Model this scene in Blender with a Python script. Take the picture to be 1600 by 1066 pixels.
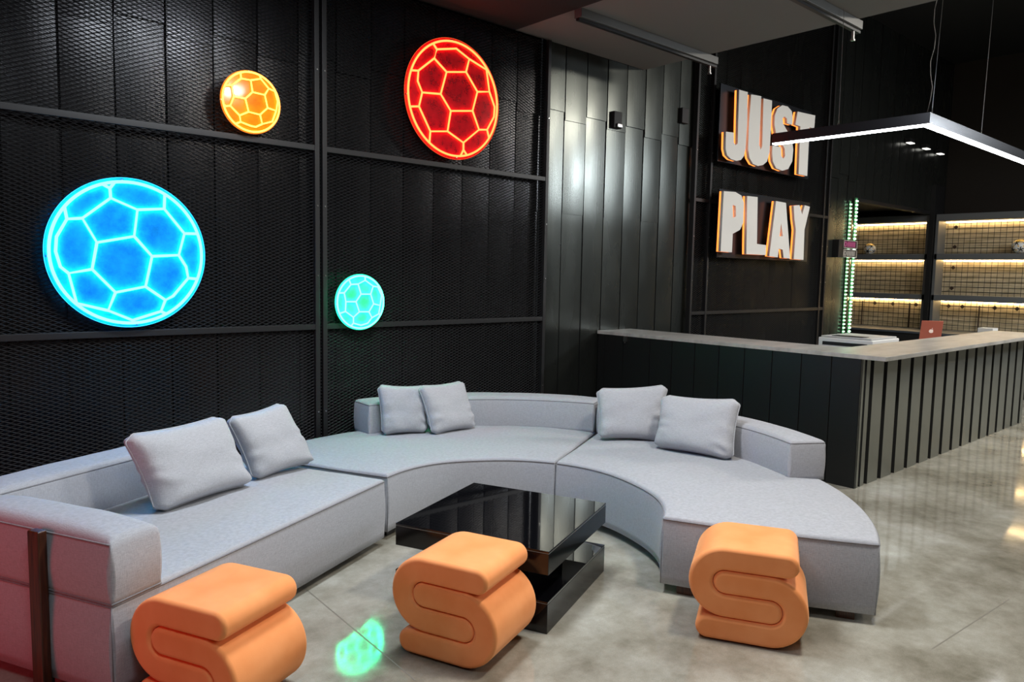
import bpy, bmesh, math, random, json
from mathutils import Vector, Matrix, noise
random.seed(7)
for o in list(bpy.data.objects): bpy.data.objects.remove(o)
SC = bpy.context.scene
COL = SC.collection
PI = math.pi

# ---------------------------------------------------------------- camera
FPX, YAW, PITCH, ROLL, CAMH = 1168.91, 0.727232, 0.0905716, -0.0192110, 1.75
def camera():
    ca, sa, cb, sb, cc, sc = (math.cos(YAW), math.sin(YAW), math.cos(PITCH), math.sin(PITCH), math.cos(ROLL), math.sin(ROLL))
    F = Vector((sa*cb, ca*cb, -sb)); r = Vector((ca, -sa, 0)); d = F.cross(r)
    right = cc*r + sc*d; down = -sc*r + cc*d
    m = Matrix((right, -down, -F)).transposed().to_4x4()
    m.translation = Vector((0, 0, CAMH))
    cd = bpy.data.cameras.new('camera'); co = bpy.data.objects.new('camera', cd); COL.objects.link(co)
    cd.sensor_width = 36; cd.lens = FPX*36/1600; cd.clip_start = 0.05; cd.clip_end = 60
    co.matrix_world = m; SC.camera = co
camera()
# ---------------------------------------------------------------- world, exposure, large lights
SC.view_settings.view_transform = 'Standard'
SC.view_settings.look = 'None'
SC.view_settings.exposure = 0.0
SC.view_settings.gamma = 1
SC.view_settings.use_curve_mapping = False
W = bpy.data.worlds.new('world'); SC.world = W; W.use_nodes = True
W.node_tree.nodes['Background'].inputs[0].default_value = (0.7, 0.8, 0.9, 1)
W.node_tree.nodes['Background'].inputs[1].default_value = 0.01
def area(name, loc, size, power, color, target=None, shape='RECTANGLE', spread=PI):
    l = bpy.data.lights.new(name, 'AREA'); l.shape = shape; l.size = size[0]; l.size_y = size[1]
    l.energy = power; l.color = color; l.spread = spread
    o = bpy.data.objects.new(name, l); COL.objects.link(o); o.location = loc
    if target is not None:
        o.rotation_euler = (Vector(target)-Vector(loc)).to_track_quat('-Z', 'Y').to_euler()
    return o
WARM = (1.0, 0.93, 0.82); COOL = (0.86, 0.93, 1.0)
# ceiling LED panels of the hall (out of frame, above and behind the seating)
area('hall_light', (2.3, 3.2, 4.0), (1.2, 0.5), 128, COOL)
area('hall_light', (3.6, 1.2, 4.0), (0.6, 0.3), 100, WARM)
area('hall_light', (0.4, 0.6, 4.0), (1.2, 0.5), 48, COOL)
area('hall_light', (6.4, 0.4, 4.4), (1.2, 0.5), 170, WARM)
area('hall_light', (10.8, -0.2, 4.8), (1.6, 0.6), 250, WARM, (9.8, 0.8, 0))
area('hall_light', (12.6, -0.9, 4.0), (1.2, 0.8), 210, COOL, (11.5, 0.8, 0.5))
# red neon sign on the left, outside the frame
area('red_sign_light', (-1.5, 3.4, 0.9), (0.8, 0.8), 15, (1.0, 0.03, 0.06), (0.6, 3.9, 0.5))


# ---------------------------------------------------------------- materials
def mat(name, col, rough=0.5, metal=0.0, **kw):
    m = bpy.data.materials.new(name); m.use_nodes = True
    b = m.node_tree.nodes['Principled BSDF']
    b.inputs['Base Color'].default_value = (*col, 1); b.inputs['Roughness'].default_value = rough
    b.inputs['Metallic'].default_value = metal
    for k, v in kw.items():
        b.inputs[k.replace('_', ' ')].default_value = v
    return m
def nodes(m): return m.node_tree.nodes, m.node_tree.links, m.node_tree.nodes['Principled BSDF']
def texnoise(m, scale, detail=4, vec_scale=(1, 1, 1), rough=0.5):
    n, l, b = nodes(m)
    tc = n.new('ShaderNodeTexCoord'); mp = n.new('ShaderNodeMapping'); t = n.new('ShaderNodeTexNoise')
    mp.inputs['Scale'].default_value = vec_scale
    t.inputs['Scale'].default_value = scale; t.inputs['Detail'].default_value = detail; t.inputs['Roughness'].default_value = rough
    l.new(tc.outputs['Object'], mp.inputs[0]); l.new(mp.outputs[0], t.inputs['Vector'])
    return t
def ramp(m, fac, stops):
    n, l, b = nodes(m); r = n.new('ShaderNodeValToRGB')
    e = r.color_ramp.elements
    while len(e) < len(stops): e.new(0.5)
    for i, (p, c) in enumerate(stops):
        e[i].position = p; e[i].color = (*c, 1)
    l.new(fac, r.inputs[0]); return r
def bump(m, h, strength, dist=0.01):
    n, l, b = nodes(m); bp = n.new('ShaderNodeBump'); bp.inputs['Strength'].default_value = strength
    bp.inputs['Distance'].default_value = dist
    l.new(h, bp.inputs['Height']); l.new(bp.outputs[0], b.inputs['Normal'])
def mixc(m, a, b_, fac=0.5, mode='MULTIPLY'):
    n, l, b = nodes(m); x = n.new('ShaderNodeMixRGB'); x.blend_type = mode; x.inputs[0].default_value = fac
    l.new(a, x.inputs[1]); l.new(b_, x.inputs[2]); return x.outputs[0]

def fabric(name, c):
    m = mat(name, c, 0.9)
    n, l, b = nodes(m)
    t1 = texnoise(m, 60, 3, (6, 6, 0.7)); t2 = texnoise(m, 60, 3, (0.8, 0.8, 7))
    a = mixc(m, t1.outputs['Fac'], t2.outputs['Fac'], 0.5, 'MIX')
    k = 0.80
    r = ramp(m, a, [(0.3, tuple(v*k for v in c)), (0.7, tuple(min(1, v*1.2) for v in c))])
    l.new(r.outputs[0], b.inputs['Base Color']); bump(m, a, 0.35, 0.004)
    b.inputs['Sheen Weight'].default_value = 0.15
    return m
M = {}
M['fabric'] = fabric('grey woven upholstery', (0.37, 0.38, 0.415))
M['piping'] = fabric('grey piping cord', (0.20, 0.20, 0.215))
M['pillow'] = fabric('grey cushion fabric', (0.42, 0.43, 0.46))
M['velvet'] = mat('orange velvet', (0.86, 0.31, 0.11), 0.75, 0, Sheen_Weight=0.6, Sheen_Roughness=0.4)
M['velvet'].node_tree.nodes['Principled BSDF'].inputs['Sheen Tint'].default_value = (1, 0.55, 0.3, 1)
M['velvet'].node_tree.nodes['Principled BSDF'].inputs['Specular IOR Level'].default_value = 0.15
def _v():
    m = M['velvet']; n, l, b = nodes(m); t = texnoise(m, 5, 3)
    r = ramp(m, t.outputs['Fac'], [(0.3, (0.88, 0.31, 0.10)), (0.7, (0.98, 0.40, 0.155))]); l.new(r.outputs[0], b.inputs['Base Color'])
    t2 = texnoise(m, 300, 2); bump(m, t2.outputs['Fac'], 0.15, 0.002)
_v()
M['walnut'] = mat('dark walnut', (0.11, 0.04, 0.015), 0.35)
def _w():
    m = M['walnut']; n, l, b = nodes(m); t = texnoise(m, 12, 5, (8, 8, 0.6))
    r = ramp(m, t.outputs['Fac'], [(0.35, (0.03, 0.010, 0.004)), (0.65, (0.09, 0.028, 0.010))]); l.new(r.outputs[0], b.inputs['Base Color'])
_w()
M['foot'] = mat('black plastic foot', (0.012, 0.01, 0.01), 0.5)
M['gloss'] = mat('black glass', (0.003, 0.003, 0.004), 0.04, 0, Coat_Weight=0.5)
M['glossedge'] = mat('black glass side', (0.005, 0.005, 0.006), 0.1)
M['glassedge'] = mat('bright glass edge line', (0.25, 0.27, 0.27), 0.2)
def metal_sheet(name, c, rough):
    m = mat(name, c, rough, 0.85)
    n, l, b = nodes(m)
    t = texnoise(m, 3, 3, (1, 1, 0.35)); r = ramp(m, t.outputs['Fac'], [(0.3, (rough-0.03,)*3), (0.75, (rough+0.05,)*3)])
    l.new(r.outputs[0], b.inputs['Roughness'])
    t2 = texnoise(m, 1.6, 0, (1, 1, 0.3)); bump(m, t2.outputs['Fac'], 0.10, 0.03)
    return m
M['sheet'] = metal_sheet('dark green grey metal sheet', (0.085, 0.092, 0.085), 0.26)
M['countersheet'] = metal_sheet('dark metal cladding', (0.30, 0.31, 0.28), 0.38)
M['shadedsheet'] = metal_sheet('shaded metal sheet', (0.05, 0.05, 0.052), 0.26)  # darker copy of the wall sheet; shade behind the mesh put into the colour
M['groove'] = mat('dark seam', (0.008, 0.008, 0.008), 0.6)  # wall seams; also carries the valley shade of the counter front
M['frame'] = mat('black powder coated steel', (0.02, 0.02, 0.021), 0.45, 0.3)
M['mesh'] = mat('dark expanded metal', (0.036, 0.036, 0.038), 0.42, 0.5)
M['black'] = mat('black paint', (0.008, 0.008, 0.009), 0.6)
M['ceil'] = mat('off white ceiling board', (0.20, 0.195, 0.185), 0.9)
M['ceild'] = mat('dark ceiling', (0.02, 0.018, 0.018), 0.9)
M['rail'] = mat('grey rail', (0.14, 0.14, 0.135), 0.5, 0.4)
M['white'] = mat('white plastic', (0.75, 0.75, 0.74), 0.4)
M['letter'] = mat('white letter face', (0.88, 0.86, 0.82), 0.5)
M['silver'] = mat('steel wire', (0.5, 0.5, 0.5), 0.3, 1.0)
M['bluegrey'] = mat('blue grey laminate', (0.07, 0.085, 0.11), 0.4)
M['shelfmetal'] = mat('grey shelf board', (0.13, 0.135, 0.14), 0.5)
M['rosegold'] = mat('rose gold aluminium', (0.62, 0.17, 0.11), 0.35, 0.35)
M['endwall'] = mat('dark brown end wall', (0.018, 0.013, 0.009), 0.8)
def emis(name, col, s):
    m = bpy.data.materials.new(name); m.use_nodes = True
    b = m.node_tree.nodes['Principled BSDF']; b.inputs['Base Color'].default_value = (0, 0, 0, 1)
    b.inputs['Emission Color'].default_value = (*col, 1); b.inputs['Emission Strength'].default_value = s
    b.inputs['Specular IOR Level'].default_value = 0
    return m
def _slab():
    m = mat('grey stone counter top', (0.42, 0.41, 0.39), 0.32); n, l, b = nodes(m)
    t = texnoise(m, 2.2, 8, (1, 3.5, 1), 0.65)
    r = ramp(m, t.outputs['Fac'], [(0.3, (0.27, 0.265, 0.25)), (0.5, (0.40, 0.39, 0.37)), (0.7, (0.50, 0.49, 0.46))])
    l.new(r.outputs[0], b.inputs['Base Color']); return m
M['slab'] = _slab()
def _floor():
    m = mat('polished concrete', (0.3, 0.28, 0.24), 0.2); n, l, b = nodes(m)
    t = texnoise(m, 1.3, 12, (1, 1, 1), 0.68)
    r1 = ramp(m, t.outputs['Fac'], [(0.33, (0.20, 0.185, 0.14)), (0.45, (0.32, 0.30, 0.245)), (0.54, (0.41, 0.395, 0.335)), (0.67, (0.54, 0.53, 0.475))])
    t2 = texnoise(m, 9, 8, (1, 1, 1), 0.7)
    r2 = ramp(m, t2.outputs['Fac'], [(0.3, (0.72, 0.71, 0.69)), (0.7, (1, 1, 1))])
    t3 = texnoise(m, 180, 3)
    r3 = ramp(m, t3.outputs['Fac'], [(0.35, (0.82, 0.82, 0.82)), (0.6, (1, 1, 1))])
    c = mixc(m, r1.outputs[0], r2.outputs[0], 0.7); c = mixc(m, c, r3.outputs[0], 0.6)
    l.new(c, b.inputs['Base Color'])
    rr = ramp(m, t2.outputs['Fac'], [(0.3, (0.045,)*3), (0.75, (0.11,)*3)]); l.new(rr.outputs[0], b.inputs['Roughness'])
    b.inputs['Specular IOR Level'].default_value = 0.85
    return m
M['floor'] = _floor()
M['joint'] = mat('floor joint filler', (0.19, 0.175, 0.145), 0.5)
def _slats():
    m = mat('tan slatted backing', (0.45, 0.33, 0.18), 0.7); n, l, b = nodes(m)
    t = texnoise(m, 3, 4, (1, 1, 9)); r = ramp(m, t.outputs['Fac'], [(0.35, (0.46, 0.38, 0.24)), (0.65, (0.70, 0.60, 0.42))])
    l.new(r.outputs[0], b.inputs['Base Color']); return m
M['slats'] = _slats()

# ---------------------------------------------------------------- helpers
def tag(o, label=None, cat=None, group=None, kind=None):
    if label: o['label'] = label
    if cat: o['category'] = cat
    if group: o['group'] = group
    if kind: o['kind'] = kind
    return o
def thing(name, loc, rz, label, cat, group=None):
    o = bpy.data.objects.new(name, None); COL.objects.link(o); o.location = loc; o.rotation_euler = (0, 0, rz)
    o.empty_display_size = 0.1
    return tag(o, label, cat, group)
class MB:
    def __init__(s): s.v = []; s.f = []; s.m = []
    def quad(s, a, b, c, d, mi=0):
        i = len(s.v); s.v += [a, b, c, d]; s.f.append((i, i+1, i+2, i+3)); s.m.append(mi)
    def box(s, x0, y0, z0, x1, y1, z1, mi=0, skip=()):
        i = len(s.v)
        s.v += [(x0, y0, z0), (x1, y0, z0), (x1, y1, z0), (x0, y1, z0), (x0, y0, z1), (x1, y0, z1), (x1, y1, z1), (x0, y1, z1)]
        for f in ((0, 3, 2, 1), (4, 5, 6, 7), (0, 1, 5, 4), (1, 2, 6, 5), (2, 3, 7, 6), (3, 0, 4, 7)):
            s.f.append(tuple(i+k for k in f)); s.m.append(mi)
        return s
    def tube(s, pts, r, n=8, closed=False, mi=0):
        pts = [Vector(p) for p in pts]; N = len(pts); base = len(s.v); up = None
        for k, p in enumerate(pts):
            a = pts[k-1] if (k > 0 or closed) else p; c = pts[(k+1) % N] if (k < N-1 or closed) else p
            t = (c-a).normalized()
            if up is None: up = Vector((0, 0, 1)) if abs(t.z) < 0.9 else Vector((1, 0, 0))
            sx = t.cross(up).normalized(); up = sx.cross(t).normalized()
            for j in range(n):
                an = 2*PI*j/n; s.v.append(tuple(p + r*(math.cos(an)*sx + math.sin(an)*up)))
        for k in range(N if closed else N-1):
            a = base+k*n; c = base+((k+1) % N)*n
            for j in range(n):
                s.f.append((a+j, a+(j+1) % n, c+(j+1) % n, c+j)); s.m.append(mi)
        if not closed:
            s.f.append(tuple(base+j for j in range(n))[::-1]); s.m.append(mi)
            s.f.append(tuple(base+(N-1)*n+j for j in range(n))); s.m.append(mi)
        return s
    def prism(s, poly, fn, h, mi=0, mis=None):
        """poly 2-D outline, fn(u, v, w) maps to 3-D, w runs 0..h"""
        n = len(poly); i = len(s.v)
        s.v += [tuple(fn(u, v, 0)) for u, v in poly] + [tuple(fn(u, v, h)) for u, v in poly]
        s.f.append(tuple(range(i, i+n))[::-1]); s.m.append(mi); s.f.append(tuple(range(i+n, i+2*n))); s.m.append(mi)
        for k in range(n):
            s.f.append((i+k, i+(k+1) % n, i+n+(k+1) % n, i+n+k)); s.m.append(mi if mis is None else mis)
        return s
    def build(s, name, mats, parent=None, smooth=False, bevel=0, seg=2, angle=40, fix=True):
        me = bpy.data.meshes.new(name); me.from_pydata([tuple(p) for p in s.v], [], s.f); 
        if not isinstance(mats, (list, tuple)): mats = [mats]
        for x in mats: me.materials.append(x)
        if len(mats) > 1: me.polygons.foreach_set('material_index', s.m)
        if fix:
            bm = bmesh.new(); bm.from_mesh(me); bmesh.ops.recalc_face_normals(bm, faces=bm.faces); bm.to_mesh(me); bm.free()
        if smooth: me.polygons.foreach_set('use_smooth', [True]*len(me.polygons))
        me.update()
        o = bpy.data.objects.new(name, me); COL.objects.link(o)
        if parent: o.parent = parent
        if bevel:
            b = o.modifiers.new('bevel', 'BEVEL'); b.width = bevel; b.segments = seg; b.limit_method = 'ANGLE'; b.angle_limit = math.radians(angle)
            b.harden_normals = False
            me.polygons.foreach_set('use_smooth', [True]*len(me.polygons))
            w = o.modifiers.new('wn', 'WEIGHTED_NORMAL'); w.keep_sharp = True
        return o
def struct(o): o['kind'] = 'structure'; return o

# ---------------------------------------------------------------- room shell
YW = 5.60
MB().box(-4, -7, -0.1, 17, 9, 0).build('floor', M['floor']); struct(bpy.data.objects['floor'])
mb = MB()
for x, y, a, L in ((1.75, 2.55, 87, 1.25), (3.8, 1.209, -4, 0.95), (1.88, 3.70, 87, 0.02)):
    c, s = math.cos(math.radians(a)), math.sin(math.radians(a)); w = 0.003
    mb.quad((x+s*w, y-c*w, 0.0006), (x+c*L+s*w, y+s*L-c*w, 0.0006), (x+c*L-s*w, y+s*L+c*w, 0.0006), (x-s*w, y+c*w, 0.0006))
struct(mb.build('trim_1', M['joint'], fix=False))

def panel_wall(name, x0, x1, y, z0, z1, first, pitch, lap=True, m=M['sheet']):
    """standing seam sheets: every panel its own slight tilt, dark seam between"""
    b = MB(); rnd = random.Random(3)
    b.quad((x0, y+0.03, z0), (x1, y+0.03, z0), (x1, y+0.03, z1), (x0, y+0.03, z1), 1)
    k = math.floor((x0-first)/pitch)
    while first+k*pitch < x1:
        a = max(x0, first+k*pitch); e = min(x1, first+(k+1)*pitch); k += 1
        if e-a < 0.03: continue
        g = 0.007; a1, e1 = a+g, e-g
        zz = [z0, z1]
        if lap:
            if k % 2: zz = [z0, 2.38, 3.34, z1]
            else: zz = [z0, 3.42, z1]
        for q in range(len(zz)-1):
            if zz[q] >= z1: break
            za, zb = max(z0, zz[q]), min(zz[q+1], z1)
            if zb <= za: continue
            t = rnd.uniform(-0.002, 0.002); tz = rnd.uniform(-0.004, 0.004); lp = 0.010 if (q == len(zz)-2 and lap) else 0
            bow = 0.0035
            n = 8; prev = None
            for i in range(n+1):
                u = i/n; x = a1+(e1-a1)*u; yy = y - bow*math.sin(PI*u) + t*(u-0.5) - 0.002*q
                cur = ((x, yy-lp, za), (x, yy-tz, zb))
                if prev: b.quad(prev[0], cur[0], cur[1], prev[1], 0)
                prev = cur
            b.quad((a1, y+0.03, za), (a1, y-lp, za), (a1, y-tz, zb), (a1, y+0.03, zb), 1)
            b.quad((e1, y-lp, za), (e1, y+0.03, za), (e1, y+0.03, zb), (e1, y-tz, zb), 1)
    o = b.build(name, [m, M['groove']], fix=False)
    return struct(o)
panel_wall('wall_left', -4, 5.35, YW+0.02, 0, 6.0, 5.647, 0.3265, m=M['shadedsheet'])
panel_wall('wall_left', 5.35, 12.44, YW, 0, 6.0, 5.647, 0.3265)
panel_wall('wall_left', 12.44, 16.5, YW, 3.10, 6.0, 12.5, 0.3265, lap=False)
struct(MB().box(12.44, YW, 3.04, 15.8, YW+0.12, 3.10).build('trim_2', M['frame']))
struct(MB().box(12.42, YW+0.031, 0, 12.5, YW+2.6, 3.1).build('wall_alcove_side', M['black']))
struct(MB().box(12.5, 8.2, 0, 16.6, 8.3, 6).build('wall_alcove_back', M['black']))
struct(MB().box(16.5, -7, 0, 16.6, 8.2, 6).build('wall_back', M['endwall']))
struct(MB().box(-4.1, -7, 0, -4, 9, 6).build('wall_front', M['black']))
struct(MB().box(-4, -7.1, 0, 17, -7, 6).build('wall_right', M['ceild']))
struct(MB().box(12.5, 5.7, 3.16, 16.5, 8.2, 3.2).build('ceiling_alcove', M['black']))
ZC = 4.08
struct(MB().box(4.93, -2.5, ZC, 6.9, YW-0.02, ZC+0.12).build('ceiling', M['ceil']))
struct(MB().box(-4, -2.5, ZC, 4.93, YW-0.02, ZC+0.12).build('ceiling_dark', M['ceild']))
struct(MB().box(-4, -7, 6.0, 17, 9, 6.1).build('ceiling_high', M['black']))
def rail(name, x0, x1, y, label):
    t = thing(name, (x0, y, ZC), 0, label, 'rail', 'ceiling rails')
    L = x1-x0
    MB().box(0, -0.045, -0.075, L, 0.045, 0).build('channel', M['rail'], t, bevel=0.004)
    MB().box(0, -0.018, -0.10, L+0.02, 0.018, -0.078).build('runner', M['frame'], t)
    b = MB().box(L-0.1, -0.01, -0.17, L-0.08, 0.01, -0.1); b.box(L-0.105, -0.016, -0.185, L-0.075, 0.016, -0.17); b.build('hook', M['silver'], t)
rail('ceiling_rail', 4.93, 7.05, 4.75, 'grey ceiling rail closer to the panelled wall')
rail('ceiling_rail', 4.93, 6.98, 3.20, 'grey ceiling rail whose end sits above the pendant lamp')

# ---------------------------------------------------------------- expanded metal screens
def expanded(x0, x1, y, z0, z1, sw, sh):
    b = MB(); rows = int((z1-z0)/sh); n = int((x1-x0)/sw); hw = 0.0031
    for r in range(rows):
        zc = z0+(r+0.5)*sh; ph = r % 2; pts = []
        for i in range(n+1):
            up = 1 if (i+ph) % 2 else -1
            pts.append((x0+i*sw, zc+up*(sh*0.5-0.001)))
        i0 = len(b.v)
        for x, z in pts:
            b.v += [(x, y-0.004, z-hw), (x, y+0.003, z+hw*0.7), (x, y+0.006, z-hw*0.9)]
        for i in range(n):
            a = i0+i*3; c = a+3
            b.f.append((a, c, c+1, a+1)); b.m.append(0)
            b.f.append((a+2, c+2, c, a)); b.m.append(0)
    return b
def screen(xa, xb, posts, label, zt, z0=0.02):
    t = thing('mesh_screen', (xa, YW-0.06, 0), 0, label, 'metal screen', 'expanded metal wall screens')
    expanded(0, xb-xa, 0.0, z0, zt, 0.0315, 0.0133).build('expanded_mesh', M['mesh'], t, fix=False)
    for z in (2.70, 1.29):
        MB().box(0.03, -0.03, z-0.022, xb-xa-0.03, -0.006, z+0.022).build('cross_rail', M['frame'], t, bevel=0.003)
    for p in posts:
        MB().box(p-xa-0.02, -0.034, 0, p-xa+0.02, 0.03, zt).build('post', M['frame'], t, bevel=0.003)
    for p in posts:
        for z in (0.6, 1.7, 2.25, 3.3):
            MB().tube([(p-xa, -0.040, z), (p-xa, -0.034, z)], 0.006, 8).build('bolt', M['silver'], t)
    return t
screen(-2.2, 2.84, (-2.18, 2.815), 'long black expanded metal screen behind the blue ball light', 4.06)
screen(2.855, 5.36, (2.88, 5.335), 'black expanded metal screen behind the red and green ball lights', 4.06)
screen(7.86, 11.42, (7.88, 8.21, 11.25, 11.40), 'black expanded metal screen behind the orange-edged wording', 5.9)

DATA = json.loads('''{"balls":{"blue":{"c":[1.424,1.834],"r":0.474,"lines":[[[-0.225,0.748],[-0.58,0.45],[-0.412,0.131],[0.062,0.237],[0.114,0.611],[-0.225,0.748]],[[0.062,0.237],[0.292,-0.036],[0.195,-0.47],[-0.198,-0.552],[-0.482,-0.235],[-0.412,0.131]],[[0.114,0.611],[0.472,0.649],[0.746,0.309],[0.66,-0.009],[0.292,-0.036]],[[0.66,-0.009],[0.76,-0.177],[0.787,-0.344],[0.568,-0.607],[0.459,-0.665],[0.195,-0.47]],[[0.459,-0.665],[0.395,-0.829],[0.012,-0.948],[-0.297,-0.804],[-0.198,-0.552]],[[-0.297,-0.804],[-0.681,-0.698],[-0.765,-0.294],[-0.482,-0.235]],[[-0.765,-0.294],[-0.858,-0.209],[-0.908,-0.007],[-0.892,0.186],[-0.763,0.428],[-0.58,0.45]],[[-0.225,0.748],[-0.231,0.88]],[[-0.231,0.88],[-0.327,0.929]],[[-0.231,0.88],[-0.167,0.971]],[[0.472,0.649],[0.484,0.858]],[[0.746,0.309],[0.933,0.315]],[[0.787,-0.344],[0.919,-0.355]],[[0.395,-0.829],[0.467,-0.867]],[[-0.763,0.428],[-0.788,0.591]]]},"orange":{"c":[2.269,2.954],"r":0.214,"lines":[[[0.032,0.337],[-0.22,0.081],[-0.114,-0.342],[0.288,-0.377],[0.56,-0.106],[0.462,0.314],[0.032,0.337]],[[0.032,0.337],[-0.026,0.72],[-0.359,0.718],[-0.666,0.44],[-0.611,0.087],[-0.22,0.081]],[[-0.026,0.72],[0.328,0.831],[0.606,0.556],[0.462,0.314]],[[0.606,0.556],[0.825,0.496],[0.926,0.172],[0.871,-0.155],[0.56,-0.106]],[[0.871,-0.155],[0.723,-0.543],[0.361,-0.681],[0.288,-0.377]],[[0.361,-0.681],[0.131,-0.81],[-0.045,-0.799],[-0.391,-0.717],[-0.425,-0.509],[-0.114,-0.342]],[[-0.425,-0.509],[-0.737,-0.239],[-0.611,0.087]],[[-0.737,-0.239],[-0.881,-0.273]],[[-0.359,0.718],[-0.372,0.912]],[[-0.666,0.44],[-0.899,0.402]],[[0.328,0.831],[0.291,0.941]],[[0.825,0.496],[0.843,0.509]],[[-0.391,-0.717],[-0.568,-0.804]],[[-0.881,-0.273],[-0.959,-0.225]]]},"red":{"c":[4.115,3.277],"r":0.5,"lines":[[[-0.186,0.437],[0.245,0.517],[0.512,0.217],[0.406,-0.139],[-0.085,-0.215],[-0.308,0.039],[-0.186,0.437]],[[0.245,0.517],[0.315,0.757],[0.021,0.877],[-0.4,0.779],[-0.453,0.616],[-0.186,0.437]],[[-0.453,0.616],[-0.781,0.347],[-0.793,0.173],[-0.698,0.0],[-0.308,0.039]],[[0.315,0.757],[0.717,0.646],[0.795,0.266],[0.512,0.217]],[[-0.698,0.0],[-0.763,-0.244],[-0.521,-0.629],[-0.151,-0.578],[-0.085,-0.215]],[[-0.151,-0.578],[0.207,-0.73],[0.563,-0.451],[0.406,-0.139]],[[0.795,0.266],[0.926,0.012],[0.914,-0.167],[0.755,-0.425],[0.563,-0.451]],[[0.207,-0.73],[0.209,-0.856]],[[0.209,-0.856],[0.143,-0.975]],[[0.209,-0.856],[0.292,-0.941]],[[-0.521,-0.629],[-0.539,-0.824]],[[0.755,-0.425],[0.803,-0.57]],[[-0.763,-0.244],[-0.946,-0.274]],[[-0.781,0.347],[-0.93,0.326]],[[-0.4,0.779],[-0.48,0.86]],[[0.717,0.646],[0.742,0.648]]]},"green":{"c":[3.172,1.487],"r":0.219,"lines":[[[0.004,0.301],[0.421,0.299],[0.551,-0.071],[0.349,-0.372],[-0.068,-0.364],[-0.211,0.018],[0.004,0.301]],[[0.004,0.301],[-0.122,0.679],[0.183,0.823],[0.531,0.603],[0.421,0.299]],[[-0.122,0.679],[-0.423,0.662],[-0.703,0.35],[-0.634,0.023],[-0.211,0.018]],[[-0.634,0.023],[-0.652,-0.337],[-0.317,-0.564],[-0.068,-0.364]],[[-0.317,-0.564],[-0.317,-0.786],[0.005,-0.875],[0.295,-0.804],[0.478,-0.6],[0.349,-0.372]],[[0.478,-0.6],[0.775,-0.462],[0.841,-0.139],[0.551,-0.071]],[[0.531,0.603],[0.734,0.571],[0.903,0.248],[0.841,-0.139]],[[-0.423,0.662],[-0.502,0.848]],[[0.183,0.823],[0.181,0.968]],[[-0.703,0.35],[-0.921,0.349]],[[-0.652,-0.337],[-0.895,-0.411]],[[-0.317,-0.786],[-0.422,-0.89]],[[0.734,0.571],[0.76,0.626]],[[0.775,-0.462],[0.86,-0.481]]]}},"letters":{"J":[[8.418,4.076],[8.617,4.081],[8.638,3.695],[8.628,3.38],[8.598,3.287],[8.531,3.23],[8.43,3.207],[8.307,3.215],[8.215,3.253],[8.177,3.325],[8.169,3.53],[8.34,3.543],[8.354,3.424],[8.397,3.396],[8.44,3.424],[8.43,3.687]],"U":[[8.698,4.066],[8.939,4.084],[8.953,3.466],[8.989,3.413],[9.02,3.462],[8.994,4.066],[9.21,4.074],[9.216,3.731],[9.211,3.404],[9.159,3.282],[9.064,3.225],[8.942,3.198],[8.818,3.212],[8.726,3.279],[8.686,3.387],[8.678,3.723]],"S":[[9.296,3.895],[9.356,3.997],[9.477,4.056],[9.619,4.062],[9.731,4.02],[9.769,3.942],[9.764,3.842],[9.628,3.842],[9.612,3.902],[9.548,3.92],[9.503,3.886],[9.525,3.818],[9.669,3.723],[9.776,3.641],[9.829,3.514],[9.816,3.355],[9.719,3.242],[9.564,3.202],[9.396,3.218],[9.304,3.298],[9.274,3.412],[9.275,3.501],[9.499,3.51],[9.52,3.393],[9.571,3.363],[9.615,3.404],[9.596,3.498],[9.476,3.59],[9.351,3.668],[9.298,3.778]],"T":[[9.892,4.037],[10.396,4.06],[10.385,3.878],[10.248,3.876],[10.256,3.2],[10.008,3.201],[9.988,3.85],[9.847,3.856]],"P":[[8.179,2.811],[8.441,2.822],[8.582,2.789],[8.648,2.703],[8.653,2.452],[8.585,2.357],[8.423,2.299],[8.422,2.065],[8.166,2.068]],"L":[[8.717,2.795],[8.97,2.802],[9.008,2.195],[9.24,2.188],[9.243,2.056],[8.761,2.053]],"A":[[9.439,2.787],[9.704,2.783],[9.897,2.026],[9.717,2.031],[9.681,2.143],[9.574,2.152],[9.561,2.034],[9.333,2.042]],"Y":[[9.919,2.76],[10.08,2.781],[10.171,2.655],[10.234,2.79],[10.383,2.778],[10.262,2.444],[10.278,2.018],[9.998,2.023],[10.015,2.432],[9.959,2.578]]},"holes":{"P":[[8.393,2.661],[8.46,2.648],[8.479,2.521],[8.415,2.495]],"A":[[9.602,2.495],[9.667,2.327],[9.58,2.323]]},"plates":{"just":[[8.252,4.137],[10.738,4.231],[10.53,3.201],[8.311,3.199]],"play":[[8.289,2.866],[10.678,2.85],[10.566,2.012],[8.321,2.04]]},"pillows":{"p1":[[1.15,4.06,0.455],[1.77,4.314,0.455],[1.01,4.137,0.887],[1.625,4.389,0.889]],"p2":[[1.798,4.362,0.455],[2.302,4.558,0.455],[1.66,4.432,0.858],[2.1,4.612,0.886]],"p3":[[3.097,5.004,0.455],[3.441,4.866,0.455],[3.096,5.081,0.858],[3.472,4.926,0.835]],"p4":[[3.415,4.768,0.455],[3.88,4.79,0.455],[3.346,4.879,0.851],[3.825,4.901,0.851]],"p5":[[4.395,3.895,0.455],[4.727,3.534,0.455],[4.457,3.993,0.846],[4.864,3.571,0.896]],"p6":[[4.518,3.448,0.455],[4.62,2.814,0.455],[4.629,3.472,0.849],[4.741,2.845,0.89]]}}''')

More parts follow.
